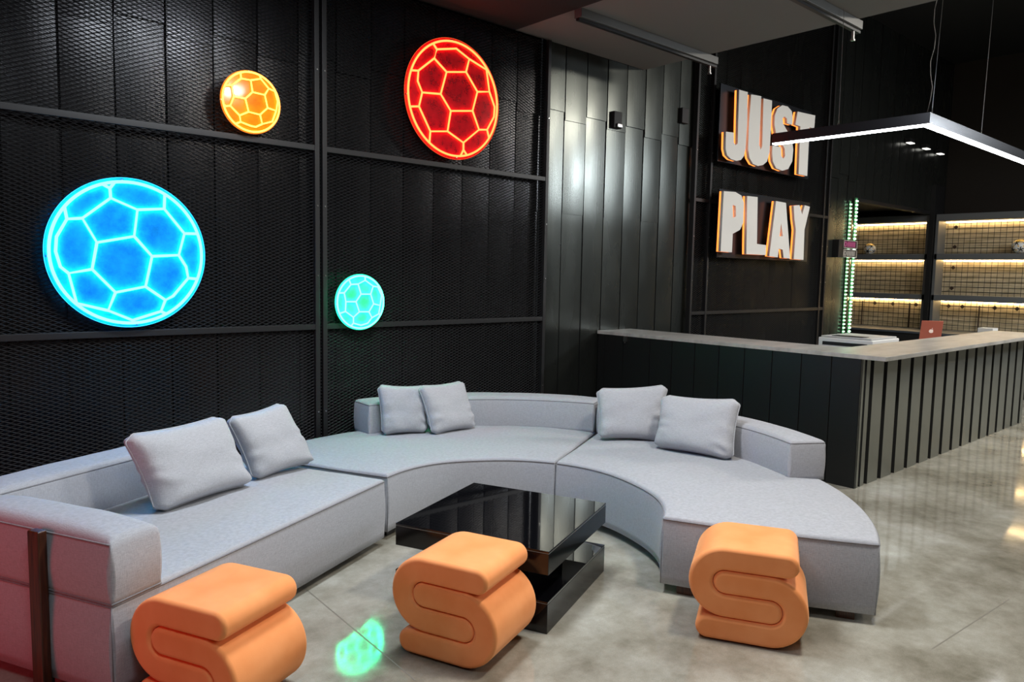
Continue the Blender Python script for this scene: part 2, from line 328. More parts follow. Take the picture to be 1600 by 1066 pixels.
# ---------------------------------------------------------------- neon footballs
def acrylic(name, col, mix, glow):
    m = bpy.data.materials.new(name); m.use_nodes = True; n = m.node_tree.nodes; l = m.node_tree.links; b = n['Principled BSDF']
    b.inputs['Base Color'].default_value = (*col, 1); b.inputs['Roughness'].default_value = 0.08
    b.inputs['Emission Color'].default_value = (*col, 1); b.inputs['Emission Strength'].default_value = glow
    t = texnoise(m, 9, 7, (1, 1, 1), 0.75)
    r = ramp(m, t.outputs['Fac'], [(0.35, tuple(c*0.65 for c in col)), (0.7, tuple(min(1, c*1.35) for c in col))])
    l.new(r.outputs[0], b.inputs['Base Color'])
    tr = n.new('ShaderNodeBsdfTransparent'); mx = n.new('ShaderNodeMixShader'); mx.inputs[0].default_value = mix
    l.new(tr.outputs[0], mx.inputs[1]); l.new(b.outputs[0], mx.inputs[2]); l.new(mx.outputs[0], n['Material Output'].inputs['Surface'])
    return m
NEON = dict(
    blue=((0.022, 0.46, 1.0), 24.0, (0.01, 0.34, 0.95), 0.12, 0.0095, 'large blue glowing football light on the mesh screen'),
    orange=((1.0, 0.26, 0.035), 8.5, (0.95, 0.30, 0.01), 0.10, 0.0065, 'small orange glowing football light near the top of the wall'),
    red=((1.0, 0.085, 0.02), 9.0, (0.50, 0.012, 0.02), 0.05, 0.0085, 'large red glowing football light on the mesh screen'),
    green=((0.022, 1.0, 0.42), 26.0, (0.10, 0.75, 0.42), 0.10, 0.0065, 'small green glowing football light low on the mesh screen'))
for k in ('blue', 'orange', 'red', 'green'):
    d = DATA['balls'][k]; (cx, cz), R = d['c'], d['r']; col, st, pc, gl, tr_, lab = NEON[k]
    t = thing('football_neon_sign', (cx, 5.45, cz), 0, lab, 'neon sign', 'football lights on the wall')
    n = 96; b = MB()
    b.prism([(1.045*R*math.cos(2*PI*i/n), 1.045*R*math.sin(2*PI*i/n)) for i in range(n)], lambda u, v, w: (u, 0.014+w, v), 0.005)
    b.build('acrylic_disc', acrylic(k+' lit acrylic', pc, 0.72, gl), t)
    em = emis(k+' neon tube', col, st)
    b = MB().tube([(0.985*R*math.cos(2*PI*i/n), 0, 0.985*R*math.sin(2*PI*i/n)) for i in range(n)], tr_*1.05, 8, True)
    for L in d['lines']:
        p = [(u*R, 0, v*R) for u, v in L]
        if L[0] == L[-1]: b.tube(p[:-1], tr_, 8, True)
        else: b.tube(p, tr_, 8)
    b.build('neon_tube', em, t, smooth=True)
    b = MB().tube([(1.043*R*math.cos(2*PI*i/n), 0.014, 1.043*R*math.sin(2*PI*i/n)) for i in range(n)], 0.0025, 6, True)
    b.build('glowing_edge', emis(k+' disc edge', col, st*0.12), t, smooth=True)
    for a in (90, 180, 270, 0):
        c, s = math.cos(math.radians(a+4)), math.sin(math.radians(a+4))
        MB().tube([(1.01*R*c, 0.005, 1.01*R*s), (1.01*R*c, 0.054, 1.01*R*s)], 0.006, 8).build('standoff', M['silver'], t)

# ---------------------------------------------------------------- wording sign
YL = 5.30
halo = emis('orange halo edge', (1.0, 0.22, 0.035), 2.6)
def letter_mesh(key):
    cu = bpy.data.curves.new('letter', 'CURVE'); cu.dimensions = '2D'; cu.fill_mode = 'BOTH'
    for poly in [DATA['letters'][key]] + ([DATA['holes'][key]] if key in DATA['holes'] else []):
        sp = cu.splines.new('POLY'); sp.points.add(len(poly)-1); sp.use_cyclic_u = True
        for p, (x, z) in zip(sp.points, poly): p.co = (x, z, 0, 1)
    return cu
def letter(key, parent, ox, oz):
    for nm, d0, d1, m_, grow in (('letter', 0.035, 0.0, M['letter'], 0), ('halo_edge', 0.062, 0.0355, halo, 0.0)):
        cu = letter_mesh(key); cu.extrude = (d0-d1)/2; cu.offset = grow
        tmp = bpy.data.objects.new('tmp', cu); COL.objects.link(tmp)
        dg = bpy.context.evaluated_depsgraph_get(); me = bpy.data.meshes.new_from_object(tmp.evaluated_get(dg))
        bpy.data.objects.remove(tmp)
        me.transform(Matrix(((1, 0, 0, -ox), (0, 0, -1, (d0+d1)/2), (0, 1, 0, -oz), (0, 0, 0, 1))))
        me.materials.clear(); me.materials.append(m_); me.name = nm
        if nm == 'halo_edge':
            me.materials.append(M['black'])
            for f in me.polygons: f.material_index = 1 if abs(f.normal.y) > 0.8 else 0
        o = bpy.data.objects.new(nm, me); COL.objects.link(o)
        if nm == 'letter': o.parent = parent; top = o
        else: o.parent = top
for word, keys, (x0, z0, x1, z1) in (('just', 'JUST', (8.20, 3.19, 10.53, 4.14)), ('play', 'PLAY', (8.27, 2.00, 10.62, 2.86))):
    t = thing('wall_sign', (x0, YL, z0), 0, 'white lettering reading %s with orange glowing edges on a dark plate' % word.upper(), 'sign', 'wording on the mesh screen')
    MB().box(0, 0.12, 0, x1-x0, 0.14, z1-z0).build('back_plate', mat('dark sign plate '+word, (0.03, 0.036, 0.045), 0.35, 0.7), t, bevel=0.003)
    for px in (0.2, x1-x0-0.2):
        MB().box(px-0.02, 0.14, 0.1, px+0.02, 0.215, z1-z0-0.1).build('bracket', M['frame'], t)
    for kk in keys: letter(kk, t, x0, z0)

# ---------------------------------------------------------------- sofa
def block(P, Ls, Lt, z0, z1, r, crown, ns, nt, bulge=0.0, wav=0.0):
    """soft upholstered block: P(s,t) plan map with s,t in 0..1"""
    def samples(L, n):
        e = [0, 0.15*r, 0.4*r, 0.7*r, r]; a = [x/L for x in e if x/L < 0.4]
        lo = a[-1]; mid = [lo+(1-2*lo)*i/n for i in range(1, n)]
        return a+mid+[1-x for x in reversed(a)]
    S, T = samples(Ls, ns), samples(Lt, nt); b = MB()
    def drop(d): return r-math.sqrt(max(0, r*r-(r-d)**2)) if d < r else 0
    def top(s, t):
        d = min(s*Ls, (1-s)*Ls); e = min(t*Lt, (1-t)*Lt)
        c = crown*(1-(2*s-1)**4)*(1-(2*t-1)**4)
        w = 0
        if wav:
            p = P(s, t); w = wav*noise.noise(Vector((p[0]*5, p[1]*5, z1)))*(1 if min(d, e) > r else min(d, e)/r)
        return z1-max(drop(d), drop(e))+c+w
    idx = {}
    for i, s in enumerate(S):
        for j, t in enumerate(T):
            x, y = P(s, t); idx[i, j] = len(b.v); b.v.append((x, y, top(s, t)))
    for i in range(len(S)-1):
        for j in range(len(T)-1):
            b.f.append((idx[i, j], idx[i+1, j], idx[i+1, j+1], idx[i, j+1])); b.m.append(0)
    ring = [(i, 0) for i in range(len(S))]+[(len(S)-1, j) for j in range(1, len(T))]+[(i, len(T)-1) for i in range(len(S)-2, -1, -1)]+[(0, j) for j in range(len(T)-2, 0, -1)]
    prev = [idx[q] for q in ring]; lev = 8
    cx, cy = P(0.5, 0.5)
    for k in range(1, lev+1):
        u = k/lev; cur = []
        for i, j in ring:
            x, y = P(S[i], T[j]); zt = top(S[i], T[j]); z = zt+(z0-zt)*u
            if bulge and 0 < u < 1:
                ds, dt = P(min(1, S[i]+.01), T[j]), P(max(0, S[i]-.01), T[j])
                # outward normal from the edge this ring point lies on
                w = bulge*math.sin(PI*u)
                q = P(0.5 if S[i] in (0, 1) and 0 < T[j] < 1 else S[i], 0.5 if T[j] in (0, 1) and 0 < S[i] < 1 else T[j])
                v = Vector((x-q[0], y-q[1]))
                if v.length > 1e-6 and not (S[i] in (0, 1) and T[j] in (0, 1)): v.normalize(); x += v.x*w; y += v.y*w
            cur.append(len(b.v)); b.v.append((x, y, z))
        n = len(ring)
        for q in range(n): b.f.append((prev[q], prev[(q+1) % n], cur[(q+1) % n], cur[q])); b.m.append(0)
        prev = cur
    b.f.append(tuple(prev)); b.m.append(0)
    return b
def piping(P, z, zb, r=0.0042, edges='all', n=40, verts=True, off=0.0):
    b = MB(); loop = []
    for a, c in (((0, 0), (1, 0)), ((1, 0), (1, 1)), ((1, 1), (0, 1)), ((0, 1), (0, 0))):
        for k in range(n): u = k/n; loop.append((a[0]+(c[0]-a[0])*u, a[1]+(c[1]-a[1])*u))
    b.tube([(*P(s, t), z) for s, t in loop], r, 6, True)
    if verts:
        for s, t in ((0, 0), (1, 0), (1, 1), (0, 1)):
            x, y = P(s, t); b.tube([(x, y, z), (x, y, zb)], r*0.8, 6)
    return b
def shrink(P, e, Ls, Lt):
    return lambda s, t: P(e/Ls+s*(1-2*e/Ls), e/Lt+t*(1-2*e/Lt))
ZS = 0.435; ZB = 0.055; ZT = 0.695
def feet(parent, spots, rz=0, m=None):
    for x, y in spots:
        c, s = math.cos(rz), math.sin(rz); b = MB()
        b.prism([(x+c*a-s*q, y+s*a+c*q) for a, q in ((-0.045, -0.045), (0.045, -0.045), (0.045, 0.045), (-0.045, 0.045))], lambda u, v, w: (u, v, w), ZB+0.004)
        b.build('foot', m or M['foot'], parent, bevel=0.004)
def seatpart(parent, P, Ls, Lt, ns, nt, name='seat'):
    o = block(P, Ls, Lt, ZB, ZS, 0.018, 0.022, ns, nt, 0.012, 0.006).build(name, M['fabric'], parent, smooth=True)
    piping(P, ZS-0.016, ZB).build('piping', M['piping'], o, smooth=True)
    return o
def backpart(parent, P, Ls, Lt, ns, nt, name='backrest', z1=ZT, crown=0.014):
    o = block(P, Ls, Lt, ZS-0.004, z1, 0.03, crown, ns, nt, 0.008, 0.004).build(name, M['fabric'], parent, smooth=True)
    Q = shrink(P, 0.004, Ls, Lt)
    b = MB(); n = 48
    b.tube([(*Q(0, i/12), z1-0.018) for i in range(12, 0, -1)]+[(*Q(i/n, 0), z1-0.018) for i in range(n+1)]+[(*Q(1, i/12), z1-0.018) for i in range(1, 13)], 0.004, 6)
    for s in (0, 1):
        x, y = Q(s, 0); b.tube([(x, y, z1-0.02), (x, y, ZS)], 0.0034, 6)
    b.build('piping', M['piping'], o, smooth=True)
    return o
# straight section
AX, AY, AR = 2.49, 3.99, math.radians(26)
def straight():
    t = thing('sofa_section', (AX, AY, 0), AR, 'straight grey sofa section with armrest and wooden post at the left of the picture', 'sofa', 'sectional sofa')
    L, D = 1.975, 1.235
    Pm = lambda s, t_: (-L+L*s, D*t_)
    seatpart(t, Pm, L, D, 30, 18)
    Pb = lambda s, t_: (-L+0.02+(L-0.50)*s, 0.985+0.25*t_)
    backpart(t, Pb, L-0.50, 0.25, 24, 5)
    # armrest along the outer end, front cheek bowed outwards
    Pa = lambda s, t_: (-L+0.236*s+0.012*math.sin(PI*t_)*s, -0.004+0.985*t_)
    o = block(Pa, 0.236, 0.985, ZS-0.012, 0.685, 0.035, 0.03, 8, 24, 0.012, 0.004).build('armrest', M['fabric'], t, smooth=True)
    b = MB(); Q = shrink(Pa, 0.003, 0.236, 0.985)
    b.tube([(*Q(0, i/30), 0.668) for i in range(31)], 0.004, 6)
    b.tube([(*Q(0, 0), 0.67), (*Q(0, 0), ZS)], 0.0036, 6)
    b.tube([(*Pa(0, 1), ZS-0.004)]+[(*Pa(0, 1-i/10), ZS-0.004) for i in range(1, 11)]+[(*Pa(i/6, 0), ZS-0.004) for i in range(7)], 0.0045, 6)
    b.build('piping', M['piping'], o, smooth=True)
    MB().box(-L-0.050, 0.335, 0, -L-0.010, 0.40, 0.685).build('wooden_post', M['walnut'], t, bevel=0.006, seg=3)
    MB().box(-L-0.012, 0.35, 0.02, -L+0.01, 0.385, 0.5).build('post_plate', M['foot'], t)
    feet(t, [(-0.12, 0.12), (-0.42, 0.12), (-1.2, 0.14), (-1.85, 0.14), (-0.12, 1.1), (-1.2, 1.1), (-1.85, 1.1)])
    return t
straight()
CX, CY, RI, RO, RB = 2.98, 3.31, 0.82, 2.06, 1.83
def interp(tab, a):
    a = min(tab[0][0], max(tab[-1][0], a)); n = len(tab)
    for k in range(n-1):
        (a0, v0), (a1, v1) = tab[k], tab[k+1]
        if a0 >= a >= a1:
            def slope(i):
                if i == 0: return (tab[1][1]-tab[0][1])/(tab[1][0]-tab[0][0])
                if i == n-1: return (tab[-1][1]-tab[-2][1])/(tab[-1][0]-tab[-2][0])
                return (tab[i+1][1]-tab[i-1][1])/(tab[i+1][0]-tab[i-1][0])
            h = a1-a0; u = (a-a0)/h; m0, m1 = slope(k)*h, slope(k+1)*h
            return (2*u**3-3*u*u+1)*v0+(u**3-2*u*u+u)*m0+(3*u*u-2*u**3)*v1+(u**3-u*u)*m1
    return tab[-1][1]
rin = [(119, .86), (90, .84), (62, .785), (0, .782), (-25, .80), (-50, .875), (-70, .935)]
rout = [(119, 2.01), (95, 2.03), (60, 2.09), (10, 2.10), (-25, 2.07), (-50, 2.03), (-70, 2.0)]
def sector(A0, A1, off, Rlo=None, Rhi=None, e0=0, e1=0):
    def P(s, t):
        # s=0 at A0 end; end faces fan a little (e0/e1 degrees at the outer side)
        a = A0+(A1-A0)*s; a += (e0*(1-s)+e1*s)*t
        ri = Rlo if Rlo else interp(rin, a); ro = Rhi if Rhi else interp(rout, a)
        r = ri+(ro-ri)*t; c = math.radians(a)
        return (CX+r*math.cos(c)-off[0], CY+r*math.sin(c)-off[1])
    return P
def curved(label, A0, A1, B0, B1, e0, e1, feetspots, footm=None):
    off = (CX, CY)
    t = thing('sofa_section', (CX, CY, 0), 0, label, 'sofa', 'sectional sofa')
    Ls = math.radians(abs(A1-A0))*1.45
    seatpart(t, sector(A0, A1, off, e0=e0, e1=e1), Ls, 1.25, 44, 18)
    Pb = sector(B0, B1, off, Rlo=RB, Rhi=2.085)
    backpart(t, Pb, math.radians(abs(B1-B0))*1.95, 0.255, 34, 5)
    for r, a in feetspots:
        c = math.radians(a); feet(t, [(r*math.cos(c), r*math.sin(c))], c, footm)
    return t
curved('curved grey sofa section in front of the mesh wall, holding two small cushions', 119.3, 26.2, 87.3, 27.0, -3.5, 1.0, [(0.95, 112), (0.95, 72), (0.95, 34), (1.9, 112), (1.95, 72), (1.95, 34)])
curved('curved grey sofa section with open chaise end beside the reception counter', 25.2, -70, 26.0, -31.0, 1.0, 5.0, [(1.0, 18), (0.95, -22), (1.06, -65.5), (1.9, 18), (1.95, -22), (1.87, -63)], M['walnut'])

# ---------------------------------------------------------------- cushions
def cushion(key, label, thick, seed):
    bl, br, tl, tr = [Vector(p) for p in DATA['pillows'][key]]
    c = (bl+br)/2; t = 26; b = MB(); e = (br-bl).normalized(); up = ((tl+tr)/2-c).normalized(); nr = e.cross(up).normalized()
    for side in (1, -1):
        i0 = len(b.v)
        for i in range(t+1):
            for j in range(t+1):
                u, v = i/t, j/t; x, y = 2*u-1, 2*v-1
                # side edges pulled in a little, corners kept
                uu = 0.5+(u-0.5)*(1-0.075*(1-y*y)); vv = 0.5+(v-0.5)*(1-0.09*(1-x*x))
                # small corner rounding
                k = max(0, abs(x)+abs(y)-1.80)*0.6; uu += -math.copysign(k*0.5, x); vv += -math.copysign(k*0.5, y)
                p = (bl*(1-uu)+br*uu)*(1-vv)+(tl*(1-uu)+tr*uu)*vv
                h = thick*0.5*max(0, (1-x**4)*(1-y**4))**0.42
                sag = 1+0.22*(-y)*(1-x*x)
                wr = 0.008*noise.noise(Vector((x*1.6+seed, y*2.2, side*2.0)))*min(1, 3*h/thick)
                wr += 0.026*math.sin(11*y+4*abs(x)+seed+5*noise.noise(Vector((x*2.0, y*1.8, seed))))*max(0, abs(x)-0.5)*max(0, 0.55-y)*min(1, 3*h/thick)
                p = p+nr*side*(h*sag+wr)
                b.v.append(tuple(p-c))
        for i in range(t):
            for j in range(t):
                a = i0+i*(t+1)+j; q = (a, a+1, a+t+2, a+t+1); b.f.append(q if side < 0 else q[::-1]); b.m.append(0)
    o = thing('throw_pillow', c, 0, label, 'cushion', 'grey cushions on the sofa')
    w = b.build('cover', M['pillow'], o, smooth=True)
    bm = bmesh.new(); bm.from_mesh(w.data); bmesh.ops.remove_doubles(bm, verts=bm.verts, dist=0.0008); bmesh.ops.recalc_face_normals(bm, faces=bm.faces); bm.to_mesh(w.data); bm.free()
    s = MB(); pts = []
    n = t+1
    for q in [(i, 0) for i in range(t)]+[(t, j) for j in range(t)]+[(i, t) for i in range(t, 0, -1)]+[(0, j) for j in range(t, 0, -1)]:
        pts.append(b.v[q[0]*n+q[1]])
    s.tube(pts, 0.0035, 6, True).build('seam', M['pillow'], o, smooth=True)
cushion('p1', 'large grey cushion nearest the armrest of the straight sofa section', 0.19, 1)
cushion('p2', 'grey cushion leaning half behind the one nearest the armrest', 0.17, 2)
cushion('p3', 'small grey cushion at the end of the middle backrest, partly covered', 0.13, 3)
cushion('p4', 'small grey cushion overlapping its neighbour on the middle sofa section', 0.14, 4)
cushion('p5', 'grey cushion at the seam of the right sofa section, partly covered', 0.16, 5)
cushion('p6', 'large grey cushion in front of its neighbour on the right sofa section', 0.18, 6)

# ---------------------------------------------------------------- coffee table
t = thing('coffee_table', (2.704, 3.06, 0), math.radians(23.2), 'square glossy black coffee table with two thick stacked slabs', 'table')
h = 0.44
lo = MB().box(-h, -h, 0.0, h, h, 0.150).build('lower_slab', M['glossedge'], t, bevel=0.002)
MB().box(-h, -h, 0.1525, h, h, 0.162).build('glass_plate', M['gloss'], lo, bevel=0.0015)
MB().box(-0.25, -0.25, 0.162, 0.25, 0.25, 0.296).build('pedestal', M['glossedge'], t, bevel=0.002)
up = MB().box(-h, -h, 0.296, h, h, 0.402).build('upper_slab', M['glossedge'], t, bevel=0.002)
MB().box(-h, -h, 0.4045, h, h, 0.415).build('glass_plate', M['gloss'], up, bevel=0.0015)
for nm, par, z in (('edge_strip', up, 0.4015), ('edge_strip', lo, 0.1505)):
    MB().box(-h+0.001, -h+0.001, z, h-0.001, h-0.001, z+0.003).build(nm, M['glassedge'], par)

# ---------------------------------------------------------------- S stools
def band(path, hw):
    """outline of a constant-width band with round ends along a 2-D path"""
    L, R_ = [], []
    n = len(path)
    for i in range(n):
        a = Vector(path[max(0, i-1)]); c = Vector(path[min(n-1, i+1)]); d = (c-a).normalized(); nn = Vector((-d.y, d.x)); p = Vector(path[i])
        L.append(tuple(p+nn*hw)); R_.append(tuple(p-nn*hw))
    def cap(p, d):
        a0 = math.atan2(d.y, d.x); return [(p[0]+hw*math.cos(a0+PI/2-PI*k/14), p[1]+hw*math.sin(a0+PI/2-PI*k/14)) for k in range(1, 14)]
    dE = (Vector(path[-1])-Vector(path[-2])).normalized(); dS = (Vector(path[0])-Vector(path[1])).normalized()
    return L+cap(path[-1], dE)+R_[::-1]+cap(path[0], dS)
SH, SW, SD, SUE, SUL = 0.462, 0.553, 0.421, 0.503, 0.04
def stool(x, y, deg, label):
    th = math.radians(deg); o = thing('s_shaped_stool', (x, y, 0), th, label, 'stool', 'orange velvet stools')
    q = SH/4; z0 = 0.006; k = 24
    arc = lambda cx, cy, a0, a1: [(cx+q*math.cos(a0+(a1-a0)*i/k), cy+q*math.sin(a0+(a1-a0)*i/k)) for i in range(k+1)]
    lin = lambda a, c: [(a[0]+(c[0]-a[0])*i/8, a[1]+(c[1]-a[1])*i/8) for i in range(1, 8)]
    s1 = (SUE-.5*q, 3.5*q); e1 = (SW-1.5*q, 1.5*q); A = arc(1.5*q, 2.5*q, PI/2, 1.5*PI)
    s2 = (SUL+.5*q, .5*q); e2 = (1.5*q, 2.5*q); B = arc(SW-1.5*q, 1.5*q, -PI/2, PI/2)
    for nm, path in (('upper_loop', [s1]+lin(s1, A[0])+A+lin(A[-1], e1)+[e1]), ('lower_loop', [s2]+lin(s2, B[0])+B+lin(B[-1], e2)+[e2])):
        b = MB().prism(band(path, q/2-0.0005), lambda u, v, w: (u, w, v+z0), SD)
        b.build(nm, M['velvet'], o, bevel=0.021, seg=4, angle=50)
    MB().box(SUL+0.06, 0.03, 0, SW-0.17, SD-0.03, 0.008).build('base_plate', M['foot'], o)
stool(0.773, 3.133, -64.8, 'orange velvet S-shaped stool beside the sofa armrest')
stool(1.81, 2.842, -68.5, 'orange velvet S-shaped stool in front of the black coffee table')
stool(2.988, 2.04, -61.1, 'orange velvet S-shaped stool in front of the chaise end of the sofa')

# ---------------------------------------------------------------- reception counter
t = thing('reception_counter', (6.25, 2.68, 0), 0, 'dark corrugated metal reception counter, L-shaped, under a grey stone top', 'counter')
b = MB(); X1 = 4.72; Y1 = 2.90; ZK = 1.095
b.box(0.02, 0.02, 0.0, X1, 0.36, ZK-0.002, 1); b.box(0.02, 0.36, 0, 0.42, Y1, ZK-0.002, 1); b.build('body', [M['black'], M['black']], t)
# corrugated cladding along the right face
b = MB(); pitch = 0.2925; xs = [0.0, 0.09]
prof = [(0.0, 0.0), (0.065, 0.0), (0.07, 0.02), (0.10, 0.02), (0.105, 0.0), (0.175, 0.0), (0.18, 0.04), (0.24, 0.04), (0.245, 0.0)]
x = 0.25
while x < X1-0.1:
    # shallow valley then proud flat
    prof += [(x, 0.0), (x+0.006, 0.034), (x+0.098, 0.034), (x+0.104, 0.0)] if False else [(x, 0.0), (x+0.198, 0.0), (x+0.203, 0.04), (x+0.27, 0.04), (x+0.275, 0.0)]
    x += pitch
prof += [(X1, 0.0)]
for (xa, ya), (xb, yb) in zip(prof, prof[1:]):
    dark = 1 if (ya > 0.01 or yb > 0.01) else 0  # valleys take the dark seam colour to stand in for their shade
    b.quad((xa, ya-0.012, 0.0), (xb, yb-0.012, 0.0), (xb, yb-0.012, ZK), (xa, ya-0.012, ZK), dark)
    if not dark and xb-xa > 0.12:  # stiffening bead in each flat
        pass
b.quad((X1, -0.012, 0), (X1, 0.03, 0), (X1, 0.03, ZK), (X1, -0.012, ZK), 0)
b.build('front_cladding', [M['countersheet'], M['groove']], t, fix=False)
b = MB()
y = -0.012; k = 0
ys = [-0.012, 0.24, 0.51, 0.79, 1.07, 1.345, 1.62, 1.895, 2.175, 2.54, 2.80, Y1]
for ya, yb in zip(ys, ys[1:]):
    b.quad((0, ya+0.005, 0), (0, yb-0.005, 0), (0.0, yb-0.005, ZK), (0.0, ya+0.005, ZK), 0)
    b.quad((0.015, ya-0.005, 0), (0.015, ya+0.005, 0), (0.015, ya+0.005, ZK), (0.015, ya-0.005, ZK), 1)
    b.quad((0, ya+0.005, 0), (0.015, ya+0.005, 0), (0.015, ya+0.005, ZK), (0, ya+0.005, ZK), 1)
b.build('side_cladding', [mat('shaded side cladding', (0.014, 0.015, 0.015), 0.4, 0.4), M['groove']], t, fix=False)  # shade of the unlit long side put into a darker cladding colour
S = [(-0.004, 2.91), (-0.004, -0.205), (X1+0.05, -0.205), (X1+0.05, 0.38), (0.57, 0.38), (0.57, 2.91)]
MB().prism(S, lambda u, v, w: (u, v, ZK+w), 0.036).build('counter_top', M['slab'], t, bevel=0.003)
b = MB().box(-0.02, 2.48, ZK-0.055, 0.0, 2.52, ZK-0.002); b.box(-0.02, 2.49, ZK-0.075, -0.01, 2.51, ZK-0.055); b.build('hook', M['silver'], t)
b = MB(); 
b.prism([(2.62, ZK-0.003), (2.88, ZK-0.003), (2.88, ZK-0.4)], lambda u, v, w: (-0.03+w*0, u, v), 0.0)
# inner staff desk
t = thing('staff_desk', (7.0, 3.12, 0), 0, 'blue grey staff desk hidden behind the reception counter', 'desk')
MB().box(0.0, 0.0, 0.86, 6.2, 0.95, 0.90).build('desk_top', M['bluegrey'], t, bevel=0.003)
for q in (0.02, 3.0, 6.13): MB().box(q, 0.05, 0, q+0.05, 0.9, 0.86).build('side_panel', M['black'], t)
# printer
t = thing('printer', (7.62, 3.16, 0.90), 0, 'white office printer with a black paper slot behind the counter corner', 'printer')
MB().box(0.04, 0.04, 0, 0.60, 0.50, 0.13).build('lower_case', M['black'], t, bevel=0.01)
MB().box(0, 0, 0.13, 0.66, 0.56, 0.245).build('upper_case', M['white'], t, bevel=0.012)
MB().box(-0.004, 0.05, 0.17, 0.01, 0.51, 0.205).build('paper_slot', M['black'], t)
MB().box(0.02, 0.02, 0.246, 0.64, 0.54, 0.262).build('lid', mat('light grey plastic', (0.5, 0.5, 0.5), 0.4), t, bevel=0.006)
MB().box(0.05, 0.12, 0.263, 0.2, 0.44, 0.267).build('control_panel', M['black'], t)
# laptop
def laptop():
    t = thing('laptop', (11.15, 3.86, 0.90), math.radians(-50), 'open rose gold laptop with its lid towards the room', 'laptop')
    MB().box(-0.14, 0.0, 0, 0.14, 0.20, 0.014).build('keyboard_base', M['rosegold'], t, bevel=0.004)
    b = MB(); tl = math.radians(-12); f = lambda u, v, w: (u, math.sin(tl)*v+w*math.cos(tl), 0.014+math.cos(tl)*v+w*math.sin(tl)*-1)
    b.prism([(-0.14, 0), (0.14, 0), (0.14, 0.30), (-0.14, 0.30)], f, 0.007); lid = b.build('lid', M['rosegold'], t, bevel=0.003)
    g = lambda u, v, w: f(u, v, -0.0015-w)
    # fruit-shaped mark with bite and leaf
    pts = []
    for i in range(40):
        a = 2*PI*i/40; r = 0.030*(1+0.07*math.cos(2*a))*(1-0.16*math.exp(-((a-PI/2)/0.3)**2)-0.10*math.exp(-((a-1.5*PI)/0.3)**2))
        x, z = r*math.cos(a)*0.92, r*math.sin(a)
        if (x-0.037)**2+(z-0.006)**2 < 0.0155**2:
            dx, dz = x-0.037, z-0.006; q = 0.0155/math.hypot(dx, dz); x, z = 0.037+dx*q, 0.006+dz*q
        pts.append((x, 0.155+z))
    wm = emis('pale backlit mark', (1.0, 0.78, 0.66), 0.7)
    MB().prism(pts, g, 0.001).build('lid_mark', wm, lid)
    MB().prism([(0.002, 0.186), (0.010, 0.189), (0.014, 0.200), (0.005, 0.197)], g, 0.001).build('lid_mark', wm, lid)
laptop()
o = MB().box(-0.12, -0.1, 0, 0.12, 0.1, 0.17).build('paper_box', M['white'], bevel=0.004); o.location = (12.75, 3.62, 0.90)
tag(o, 'small white box on the staff desk at the right edge of the picture', 'box')

# ---------------------------------------------------------------- pendant lamp
PL = 2.99
t = thing('pendant_light', (6.545, 2.40, PL), 0, 'black L-shaped linear pendant lamp with a white light strip over the counter', 'lamp')
MB().prism([(-0.035, 1.33), (-0.035, -0.035), (3.4, -0.035), (3.4, 0.035), (0.035, 0.035), (0.035, 1.33)], lambda u, v, w: (u, v, w+0.012), 0.088).build('housing', mat('satin black housing', (0.03, 0.03, 0.034), 0.25, 0.7), t, bevel=0.002)
MB().prism([(-0.030, 1.325), (-0.030, -0.030), (3.395, -0.030), (3.395, 0.030), (0.030, 0.030), (0.030, 1.325)], lambda u, v, w: (u, v, w), 0.014).build('light_strip', emis('white light strip', (0.95, 0.98, 1.0), 16), t)
for px, py, tx, ty in ((0, 0.72, 0.0, 0.75), (0.10, 0.0, 0.17, -0.05), (1.30, 0.0, 1.36, -0.02), (3.2, 0, 3.2, 0)):
    hz = 2.9
    MB().tube([(px, py, 0.145), (tx, ty, hz)], 0.0022, 6).build('cable', M['silver'], t)
    b = MB().tube([(px-0.018, py, 0.10), (px, py, 0.15), (px+0.018, py, 0.10)], 0.003, 6); b.build('clip', M['silver'], t)
b = MB().tube([(0.03+0.01*math.sin(i*1.3), 0.012*math.cos(i*1.7), 0.11+i*0.1) for i in range(29)], 0.003, 6); b.build('power_cord', M['rail'], t, smooth=True)

# ---------------------------------------------------------------- wall devices
for x, z, lab in ((6.43, 3.45, 'small black wall bracket box with a bright lens on the metal panels'), (7.66, 3.68, 'small black box high on the metal panels beside the mesh screen')):
    t = thing('wall_spotlight', (x, YW-0.012, z), 0, lab, 'wall lamp')
    MB().box(-0.065, -0.05, -0.09, 0.065, 0, 0.09).build('case', M['black'], t, bevel=0.006)
    if x < 7:
        MB().box(-0.03, -0.075, -0.085, 0.05, -0.052, -0.04).build('lens', M['silver'], t, bevel=0.008)
for k, (x, z) in enumerate(((14.39, 4.236), (15.14, 4.226), (15.85, 4.216))):
    t = thing('small_spotlight', (x, YW-0.012, z), 0, ('leftmost', 'middle one', 'rightmost')[k]+' of three tiny bright lamps under the long pendant', 'lamp', 'tiny lamps high at the far end')
    MB().box(-0.10, -0.09, -0.02, 0.10, 0.0, 0.05).build('housing', M['black'], t)
    MB().box(-0.09, -0.105, -0.035, 0.09, -0.02, -0.021).build('lens', emis('tiny lamp lens', (1, 0.97, 0.9), 1.6), t)
